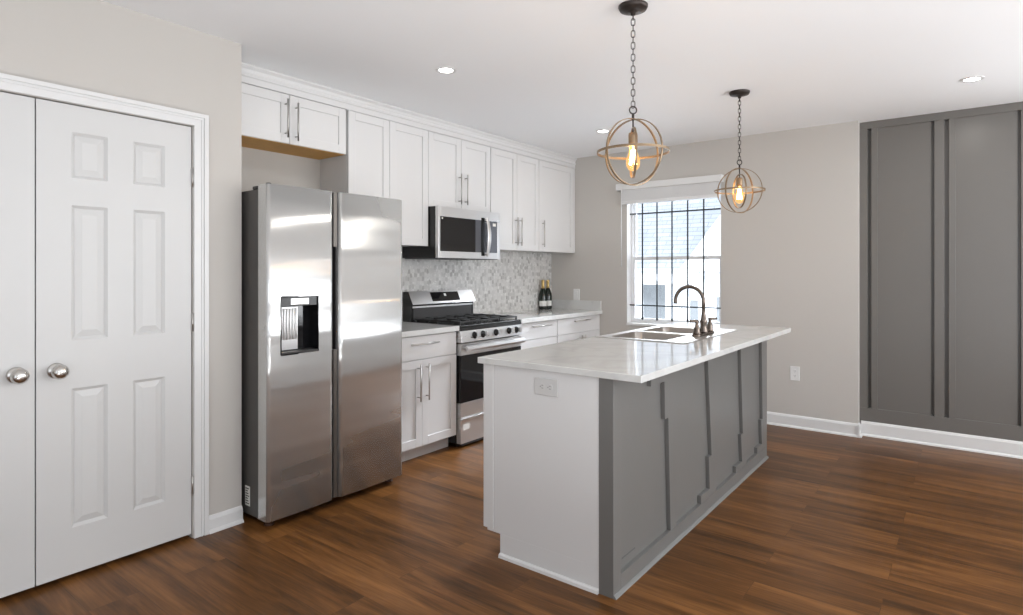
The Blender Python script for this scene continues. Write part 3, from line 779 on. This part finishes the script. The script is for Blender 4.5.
MB().box(-3.03, -3.0, ry0+0.02, ry1-0.02, 0.018, 0.032).build('kick_strip', 'darkplastic', rg)
for yy in (ry0+0.04, ry1-0.04):
    for xx in (-3.55, -3.06): MB().cyl((xx, yy, 0), (xx, yy, 0.032), 0.014, 10).build('foot', 'darkplastic', rg)
# backguard
bg = MB().prism([(-3.625, 0.90), (-3.535, 0.90), (-3.535, 1.040), (-3.510, 1.052), (-3.560, 1.152), (-3.625, 1.152)], 'y', ry0+0.001, ry1-0.001).build('backguard', 'black', rg, bevel=0.002)
def slope_box(m, a, b, t0, t1, th):
    # on the sloped face from (-3.510,1.052) to (-3.560,1.152)
    p0 = Vector((-3.510, 1.052)); p1 = Vector((-3.560, 1.152)); n = Vector((0.1, 0.05)).normalized()
    q0, q1 = p0.lerp(p1, t0), p0.lerp(p1, t1)
    m.prism([tuple(q0), tuple(q0+n*th), tuple(q1+n*th), tuple(q1)], 'y', a, b)
    return m
slope_box(MB(), ry0+0.002, ry1-0.002, -0.02, 1.0, 0.004).build('backguard_panel', 'steel2', bg)
ds = slope_box(MB(), 3.500, 3.835, 0.16, 0.88, 0.0055).build('display', 'blackglass', bg)
slope_box(MB(), 3.655, 3.680, 0.55, 0.75, 0.0062).build('clock_digits', 'spot' if False else 'paper', ds)
MB().box(-3.536, -3.531, ry0+0.03, ry1-0.03, 0.930, 1.018).build('vent_plate', 'darkplastic', bg, bevel=0.001)
MB().box(-3.536, -3.528, ry0+0.02, ry1-0.02, 1.022, 1.036).build('vent_slot', 'steel2', bg)
# grates
for k in range(3):
    a = ry0+0.02+k*0.240; b = a+0.232
    m = MB(); z0, z1 = 0.930, 0.942; r = 0.006
    for x in (-3.50, -3.03): m.box(x-r, x+r, a, b, z0, z1)
    for y in (a+r, b-r): m.box(-3.50, -3.03, y-r, y+r, z0, z1)
    m.box(-3.50, -3.03, (a+b)/2-r, (a+b)/2+r, z0, z1+0.004)
    for x in (-3.41, -3.265, -3.12): m.box(x-r, x+r, a, b, z0, z1+0.004)
    for x in (-3.50, -3.265, -3.03):
        for y in (a+r, b-r): m.box(x-r, x+r, y-r, y+r, 0.912, z0)
    m.build('grate', 'iron', rg, bevel=0.0015)
for (x, y) in ((-3.40, 3.405), (-3.14, 3.405), (-3.265, 3.648), (-3.40, 3.89), (-3.14, 3.89)):
    MB().lathe((x, y, 0.912), [(0, 0), (0.045, 0), (0.045, 0.006), (0.032, 0.008), (0.032, 0.014), (0.0, 0.015)], 24).build('burner', 'iron', rg)

# ------------------------------------------------------------------ island
IY0, IY1 = 2.150, 4.440
isl = thing('kitchen_island', (-1.48, 3.3, 0), 'long kitchen island with white end panel and grey boarded side', 'kitchen island')
ZT = 0.884
m = MB()
m.box(-1.800, -1.204, IY0+0.001, IY0+0.02, 0.105, ZT)                       # end panel
m.box(-1.723, -1.204, IY0+0.001, IY0+0.02, 0.0, 0.105)
m.build('end_panel', 'cabinet', isl, bevel=0.001)
MB().box(-1.819, -1.761, IY0-0.004, IY0+0.001, 0.118, ZT).box(-1.819, -1.800, IY0+0.001, IY0+0.02, 0.118, ZT).build('corner_stile', 'cabinet', isl, bevel=0.001)
m = MB().prism([(IY0+0.001, 0), (IY0-0.013, 0), (IY0-0.011, 0.012), (IY0-0.004, 0.018), (IY0+0.001, 0.018)], 'x', -1.723, -1.204)
m.build('end_shoe_moulding', 'cabinet', isl)
m = MB().box(-1.798, -1.780, IY0+0.02, IY1-0.02, 0.105, ZT).box(-1.780, -1.19, IY1-0.02, IY1, 0.0, ZT).box(-1.78, -1.21, IY0+0.02, IY1-0.02, 0.105, 0.12)
m.box(-1.730, -1.712, IY0+0.02, IY1-0.02, 0.0, 0.105)
m.build('carcass', 'cabinet', isl)
# range-side doors (behind, facing -X)
ys = [IY0+0.012, 2.60, 3.05, 3.50, 3.95, IY1-0.005]
for k in range(5):
    dr_ = slab(isl, ys[k]+0.002, ys[k+1]-0.002, 0.725, 0.868, -1.819, 'drawer', -1)
    bar_pull(dr_, (-1.819, (ys[k]+ys[k+1])/2-0.12, 0.80), (-1.819, (ys[k]+ys[k+1])/2+0.12, 0.80), out=(-1, 0, 0))
    dd = shaker(isl, ys[k]+0.002, ys[k+1]-0.002, 0.120, 0.720, -1.819, 'door', sgn=-1)
    hy = ys[k]+0.035 if k % 2 == 0 else ys[k+1]-0.035
    bar_pull(dd, (-1.819, hy, 0.44), (-1.819, hy, 0.69), out=(-1, 0, 0))
# grey boarded side: backing + battens, front faces at XG
XG = -1.137; XK = XG-0.020
MB().box(-1.204, XK, IY0+0.020, IY1, 0.0, ZT).build('boarded_back', 'islandgrey', isl)
MB().box(-1.204, XG, IY0-0.002, IY0+0.064, 0.0, ZT).build('corner_post', 'islandgrey', isl, bevel=0.0015)
def batten(pts, nm='batten'): return MB().prism(pts, 'x', XK, XG).build(nm, 'islandgrey', isl, bevel=0.0012)
zr = 0.074
batten([(IY0+0.0645, 0), (IY1, 0), (IY1, 0.086), (3.43, zr), (IY0+0.0645, zr)], 'bottom_rail')
batten([(2.505, 0.800), (2.655, 0.800), (2.661, 0.622), (2.700, 0.622), (2.728, zr+0.001), (2.800, zr+0.001), (2.800, ZT), (2.505, ZT)])
batten([(3.135, zr+0.001), (3.38, zr+0.001), (3.38, ZT), (3.236, ZT), (3.300, 0.297), (3.256, 0.297), (3.270, 0.118), (3.135, 0.118)])
batten([(3.734, zr+0.006), (3.96, zr+0.007), (3.96, ZT), (3.826, ZT), (3.876, 0.293), (3.838, 0.293), (3.862, 0.119), (3.734, 0.119)])
batten([(4.197, zr+0.011), (IY1, zr+0.0125), (IY1, ZT), (4.304, ZT), (4.330, 0.294), (4.296, 0.294), (4.313, 0.125), (4.197, 0.125)])
m = MB().prism([(XG, 0), (XG+0.013, 0), (XG+0.011, 0.007), (XG+0.003, 0.013), (XG, 0.013)], 'y', IY0-0.002, IY1)
m.build('side_shoe_moulding', plain('grey_white_shoe', (0.21, 0.21, 0.205), 0.4), isl)
# scuffs in the paint
m = MB().box(XK, XK+0.0006, 2.226, 2.233, 0.292, 0.300)
m.prism([(2.259, 0.112), (2.262, 0.118), (2.385, 0.118), (2.382, 0.112)], 'x', XK, XK+0.0006)
m.build('paint_scuff', 'slot', isl)

# worktop with a sink cut-out
CX0, CX1, CY0, CY1 = -1.845, -1.008, 2.132, 4.575
SX0, SX1, SY0, SY1 = -1.800, -1.275, 3.235, 4.125
def frame_slab(m, x0, x1, y0, y1, hx0, hx1, hy0, hy1, z0, z1):
    O = [(x0, y0), (x1, y0), (x1, y1), (x0, y1)]; I = [(hx0, hy0), (hx1, hy0), (hx1, hy1), (hx0, hy1)]
    P = [(a, b, z) for z in (z0, z1) for L in (O, I) for a, b in L]
    F = []
    for k in range(4):
        j = (k+1) % 4
        F += [(k, j, 4+j, 4+k), (8+k, 8+j, 12+j, 12+k), (k, j, 8+j, 8+k), (4+k, 4+j, 12+j, 12+k)]
    return m.poly(P, F)
o = frame_slab(MB(), CX0, CX1, CY0, CY1, SX0, SX1, SY0, SY1, 0.885, 0.914).build('island_worktop', 'quartz', None, bevel=0.003)
tag(o, 'white quartz worktop overhanging the kitchen island', 'countertop')

# ------------------------------------------------------------------ sink
sk = thing('kitchen_sink', (-1.54, 3.68, 0.914), 'double-bowl stainless drop-in sink in the island worktop', 'sink')
RX0, RX1, RY0, RY1 = -1.818, -1.256, 3.212, 4.150
B1 = (-1.760, -1.395, 3.262, 3.655); B2 = (-1.760, -1.395, 3.700, 4.095)
m = MB(); z0, z1 = 0.9166, 0.9190
m.box(RX0, B1[0], RY0, RY1, z0, z1).box(B1[1], RX1, RY0, RY1, z0, z1)
m.box(B1[0], B1[1], RY0, B1[2], z0, z1).box(B1[0], B1[1], B1[3], B2[2], z0, z1).box(B1[0], B1[1], B2[3], RY1, z0, z1)
m.build('rim', 'rimsteel', sk)
frame_slab(MB(), RX0-0.004, RX1+0.004, RY0-0.004, RY1+0.004, SX0, SX1, SY0, SY1, 0.9141, 0.9165).build('rim_shadow_line', 'bowlsteel', sk)  # darker steel strip, drawing in the thin shadow round the rim
for bx in (B1, B2):
    m = MB(); n = 6; rad = 0.055
    def loop(i, z, r):
        x0, x1, y0, y1 = bx[0]+i, bx[1]-i, bx[2]+i, bx[3]-i; P = []
        for cx, cy, a0 in ((x1-r, y1-r, 0), (x0+r, y1-r, PI/2), (x0+r, y0+r, PI), (x1-r, y0+r, 3*PI/2)):
            for k in range(n+1): a = a0+PI/2*k/n; P.append((cx+r*math.cos(a), cy+r*math.sin(a), z))
        return P
    Ls = [loop(0.0, 0.9192, 0.055), loop(0.004, 0.912, 0.055), loop(0.010, 0.76, 0.055), loop(0.022, 0.728, 0.055), loop(0.06, 0.716, 0.05)]
    rings = [[m.bm.verts.new(p) for p in L] for L in Ls]
    # square-to-round lip
    for A, Bq in zip(rings[:-1], rings[1:]):
        K = len(A)
        for k in range(K):
            f = m.bm.faces.new((A[k], A[(k+1) % K], Bq[(k+1) % K], Bq[k])); f.smooth = True
    m.bm.faces.new(rings[-1])
    # corner fillers so the rounded bowl meets the square opening
    for (cx, cy, sx, sy) in ((bx[1], bx[3], -1, -1), (bx[0], bx[3], 1, -1), (bx[0], bx[2], 1, 1), (bx[1], bx[2], -1, 1)):
        P = [(cx, cy, 0.9192)]
        for k in range(n+1):
            a = PI/2*k/n; P.append((cx+sx*(0.055-0.055*math.sin(a)), cy+sy*(0.055-0.055*math.cos(a)), 0.9192))
        vs = [m.bm.verts.new(p) for p in P]
        for k in range(1, n+1): m.bm.faces.new((vs[0], vs[k], vs[k+1]))
    b = m.build('bowl', 'bowlsteel', sk)
    c = ((bx[0]+bx[1])/2, (bx[2]+bx[3])/2, 0.7165)
    MB().lathe(c, [(0, 0), (0.042, 0), (0.042, 0.003), (0.034, 0.004), (0.030, 0.001), (0, 0.001)], 24).build('drain', 'handle', b)

# ------------------------------------------------------------------ faucet
fz = 0.9186
fc = thing('faucet', (-1.322, 3.69, fz), 'bronzed gooseneck faucet with two lever handles beside the sink', 'faucet')
pl = [(-1.322+0.027*math.cos(a), (3.815 if math.sin(a) >= 0 else 3.565)+0.027*math.sin(a)) for a in [2*PI*k/32 for k in range(32)]]
MB().prism(pl, 'z', fz, fz+0.016).build('base_plate', 'faucet', fc, bevel=0.004)
m = MB().lathe((-1.322, 3.690, fz+0.015), [(0.026, 0), (0.026, 0.010), (0.021, 0.030), (0.0205, 0.060), (0.024, 0.070), (0.018, 0.085), (0.0125, 0.125), (0.0115, 0.15)], 24)
pts = [(-1.322, 3.690, fz+0.15)]
R = 0.092; zc = 1.128
pts.append((-1.322, 3.690, 1.06))
for k in range(15):
    a = PI*k/14*1.02; pts.append((-1.322-R+R*math.cos(a), 3.690, zc+R*math.sin(a)))
pts.append((-1.322-2*R-0.001, 3.690, zc-0.018))
rs = [0.0115]*(len(pts)-2)+[0.0115, 0.0125]
m.tube(pts, 0.0115, 16, rs=rs)
m.build('spout', 'faucet', fc)
for yy, sg in ((3.575, -1), (3.805, 1)):
    hb = MB().lathe((-1.322, yy, fz+0.015), [(0.023, 0), (0.023, 0.008), (0.017, 0.022), (0.019, 0.038), (0.013, 0.050), (0.009, 0.062), (0.012, 0.070), (0.010, 0.080), (0, 0.084)], 20).build('valve_body', 'faucet', fc)
    lx, ly = 0.66*sg, 0.75*sg
    MB().tube([(-1.322-lx*0.008, yy-ly*0.008, fz+0.092), (-1.322+lx*0.015, yy+ly*0.015, fz+0.095), (-1.322+lx*0.030, yy+ly*0.030, fz+0.094), (-1.322+lx*0.046, yy+ly*0.046, fz+0.096)], 0.006, 10, rs=[0.011, 0.009, 0.008, 0.0095]).build('lever', 'faucet', hb)

# ------------------------------------------------------------------ pendants
def link_chain(parent, x, y, z0, z1, L=0.034, wd=0.0085, r=0.0019):
    n = int(round((z1-z0)/(L*0.80))); st = (z1-z0)/n
    for k in range(n):
        zc = z0+st*(k+0.5); a = 0 if k % 2 == 0 else PI/2; a += 0.5
        ux, uy = math.cos(a), math.sin(a); hl = st*0.5+0.003
        P = []
        for q in range(16):
            t = 2*PI*q/16
            P.append((x+ux*wd*math.cos(t), y+uy*wd*math.cos(t), zc+(hl-wd)*(1 if math.sin(t) > 0 else -1)*(abs(math.sin(t)) > 0.05)+wd*math.sin(t)))
        MB().tube(P, r, 6, closed=True).build('chain_link', 'bronze', parent)
def pendant(x, y, turn, label):
    e = thing('pendant_light', (x, y, ZC), label, 'pendant light', 'orb pendants over the island')
    zc = 1.857
    MB().lathe((x, y, ZC), [(0, 0), (0.066, 0), (0.066, -0.006), (0.060, -0.018), (0.030, -0.026), (0.012, -0.030), (0.010, -0.042), (0, -0.044)], 32).build('ceiling_canopy', 'bronze', e)
    MB().ring((x, y, ZC-0.054), (math.cos(0.5), math.sin(0.5), 0), 0.010, 0.0025, 20, 8).build('canopy_loop', 'bronze', e)
    link_chain(e, x, y, 2.058, ZC-0.060)
    MB().ring((x, y, 2.046), (math.cos(-0.8), math.sin(-0.8), 0), 0.0165, 0.0032, 28, 8).cyl((x, y, 2.030), (x, y, 2.000), 0.006, 12).cyl((x, y, 2.004), (x, y, 1.925), 0.0035, 10).build('stem', 'bronze', e)
    vd = Vector((x, y, 0)).normalized(); va = math.atan2(vd.y, vd.x)     # direction of a thin band in the orb
    for a, R in ((va+0.72+turn, 0.150), (va-0.55+turn, 0.146)):
        MB().ring((x, y, zc), (math.cos(a), math.sin(a), 0.0), R, 0, 72, flat=(0.0020, 0.0052)).build('orb_ring', 'brass', e)
    a = va+PI/2+0.12+turn
    MB().ring((x, y, zc-0.004), (math.cos(a), math.sin(a), 0), 0.112, 0, 64, flat=(0.0020, 0.0052)).build('inner_ring', 'brass', e)
    MB().ring((x, y, zc), (0.0, 0.0, 1), 0.160, 0, 72, flat=(0.0020, 0.0052)).build('equator_ring', 'brass', e)
    MB().lathe((x, y, 1.942), [(0, 0), (0.019, 0), (0.0205, -0.01), (0.0205, -0.045), (0.017, -0.060), (0.015, -0.060)], 24).build('lamp_socket', 'brass', e)
    b = MB().lathe((x, y, 1.890), [(0.013, 0.002), (0.014, -0.012), (0.020, -0.035), (0.029, -0.062), (0.0315, -0.080), (0.029, -0.098), (0.020, -0.112), (0.008, -0.118), (0, -0.119)], 28).build('light_bulb', 'bulbglass', e)
    f = MB()
    for k in range(6):
        t = 2*PI*k/6; u = 2*PI*(k+0.5)/6
        f.cyl((x+0.007*math.cos(t), y+0.007*math.sin(t), 1.868), (x+0.016*math.cos(u), y+0.016*math.sin(u), 1.800), 0.0022, 6)
    f.cyl((x, y, 1.885), (x, y, 1.85), 0.003, 8)
    f.build('filament', 'filament', b)
    l = bpy.data.lights.new('pendant_glow', 'POINT'); l.energy = 3.0; l.color = (1, 0.68, 0.36); l.shadow_soft_size = 0.022
    lo = bpy.data.objects.new('pendant_glow', l); COL.objects.link(lo); lo.parent = e; lo.location = (0, 0, 1.825-ZC)
    return e
pendant(-1.205, 2.464, 0.0, 'nearer brass orb pendant hanging on a dark chain over the island')
pendant(-1.219, 4.080, 0.25, 'farther brass orb pendant hanging on a dark chain, right of the window')

# ------------------------------------------------------------------ recessed ceiling lights
def downlight(x, y, label, group='recessed ceiling lights', power=3):
    e = thing('ceiling_light', (x, y, ZC), label, 'ceiling light', group)
    MB().ring((x, y, ZC-0.002), (0, 0, 1), 0.052, 0, 40, flat=(0.010, 0.0018)).build('trim_ring', 'trim', e)
    MB().lathe((x, y, ZC-0.0008), [(0, 0), (0.044, 0), (0.044, -0.0012), (0, -0.0012)], 32).build('diffuser', 'spot', e)
    l = bpy.data.lights.new('downlight', 'AREA'); l.shape = 'DISK'; l.size = 0.085; l.energy = power; l.color = (1, 0.95, 0.88)
    lo = bpy.data.objects.new('downlight', l); COL.objects.link(lo); lo.parent = e; lo.location = (0, 0, -0.006)
    return e
downlight(-2.473, 2.573, 'round recessed ceiling light in front of the fridge cabinet')
downlight(-2.485, 4.508, 'round recessed ceiling light left of the nearer pendant')
downlight(0.015, 4.682, 'round recessed ceiling light near the grey panelled wall')

# ------------------------------------------------------------------ outlets and switch
def wall_plate(name, c, w_, h_, axis, label, cat, kind, mt='plate'):
    """plate facing -Y centred on c"""
    e = thing(name, c, label, cat)
    x, y, z = c
    pl_ = MB().box(x-w_/2, x+w_/2, y-0.006, y, z-h_/2, z+h_/2).build('plate', mt, e, bevel=0.002)
    if kind == 'switch':
        MB().box(x-0.017, x+0.017, y-0.0085, y-0.006, z-0.033, z+0.033).build('rocker', 'plate', e, bevel=0.001)
    else:
        for s in (-1, 1):
            cx, cz = (x, z+s*0.020) if h_ > w_ else (x+s*0.020, z)
            q = MB().lathe((cx, y-0.006, cz), [(0, 0), (0.0155, 0), (0.0155, 0.0012), (0, 0.0012)], 20, (0, -1, 0), False).build('socket', mt, e)
            m = MB()
            if h_ > w_: m.box(cx-0.007, cx-0.005, y-0.0078, y-0.0071, cz-0.003, cz+0.006).box(cx+0.005, cx+0.007, y-0.0078, y-0.0071, cz-0.003, cz+0.006).box(cx-0.002, cx+0.002, y-0.0078, y-0.0071, cz-0.010, cz-0.006)
            else: m.box(cx-0.003, cx+0.006, y-0.0078, y-0.0071, cz-0.007, cz-0.005).box(cx-0.003, cx+0.006, y-0.0078, y-0.0071, cz+0.005, cz+0.007).box(cx-0.010, cx-0.006, y-0.0078, y-0.0071, cz-0.002, cz+0.002)
            m.build('slots', 'slot', q)
    return e
wall_plate('wall_outlet', (-1.166, YF, 0.457), 0.072, 0.118, 'y', 'white outlet low on the far wall right of the island', 'outlet', 'outlet')
wall_plate('light_switch', (-3.310, YF, 1.070), 0.075, 0.118, 'y', 'white switch plate on the far wall above the corner upstand', 'switch', 'switch')
wall_plate('island_outlet', (-1.463, IY0+0.001, 0.815), 0.120, 0.074, 'y', 'pale grey horizontal outlet on the white end of the island', 'outlet', 'outlet', plain('pale_grey_plastic', (0.62, 0.615, 0.605), 0.4))

# ------------------------------------------------------------------ bottles
def bottle(x, y, label):
    e = thing('champagne_bottle', (x, y, 0.914), label, 'bottle', 'champagne bottles in the far counter corner')
    MB().lathe((x, y, 0.9142), [(0, 0.006), (0.030, 0), (0.042, 0.003), (0.0435, 0.012), (0.0435, 0.135), (0.040, 0.165), (0.028, 0.200), (0.019, 0.225), (0.0150, 0.250), (0.0150, 0.262), (0, 0.262)], 28).build('glass_body', 'bottle', e)
    MB().lathe((x, y, 0.9142), [(0.0202, 0.222), (0.0165, 0.250), (0.0160, 0.285), (0.0175, 0.288), (0.0175, 0.305), (0.012, 0.312), (0, 0.313)], 24).build('foil_neck', 'foil', e)
    # wrapped label on the side facing the room
    m = MB(); n = 14; P = []; z0, z1 = 0.950, 1.005; a0 = math.atan2(-y, -x)
    for k in range(n+1):
        a = a0-1.1+2.2*k/n
        for z in (z0, z1): P.append((x+0.0441*math.cos(a), y+0.0441*math.sin(a), z))
    m.poly(P, [(2*k, 2*k+2, 2*k+3, 2*k+1) for k in range(n)], True)
    m.build('paper_label', 'paper', e)
    return e
bottle(-3.584, 5.200, 'left dark champagne bottle with gold foil neck, against the mosaic')
bottle(-3.583, 5.292, 'right dark champagne bottle with gold foil neck, nearer the far wall')
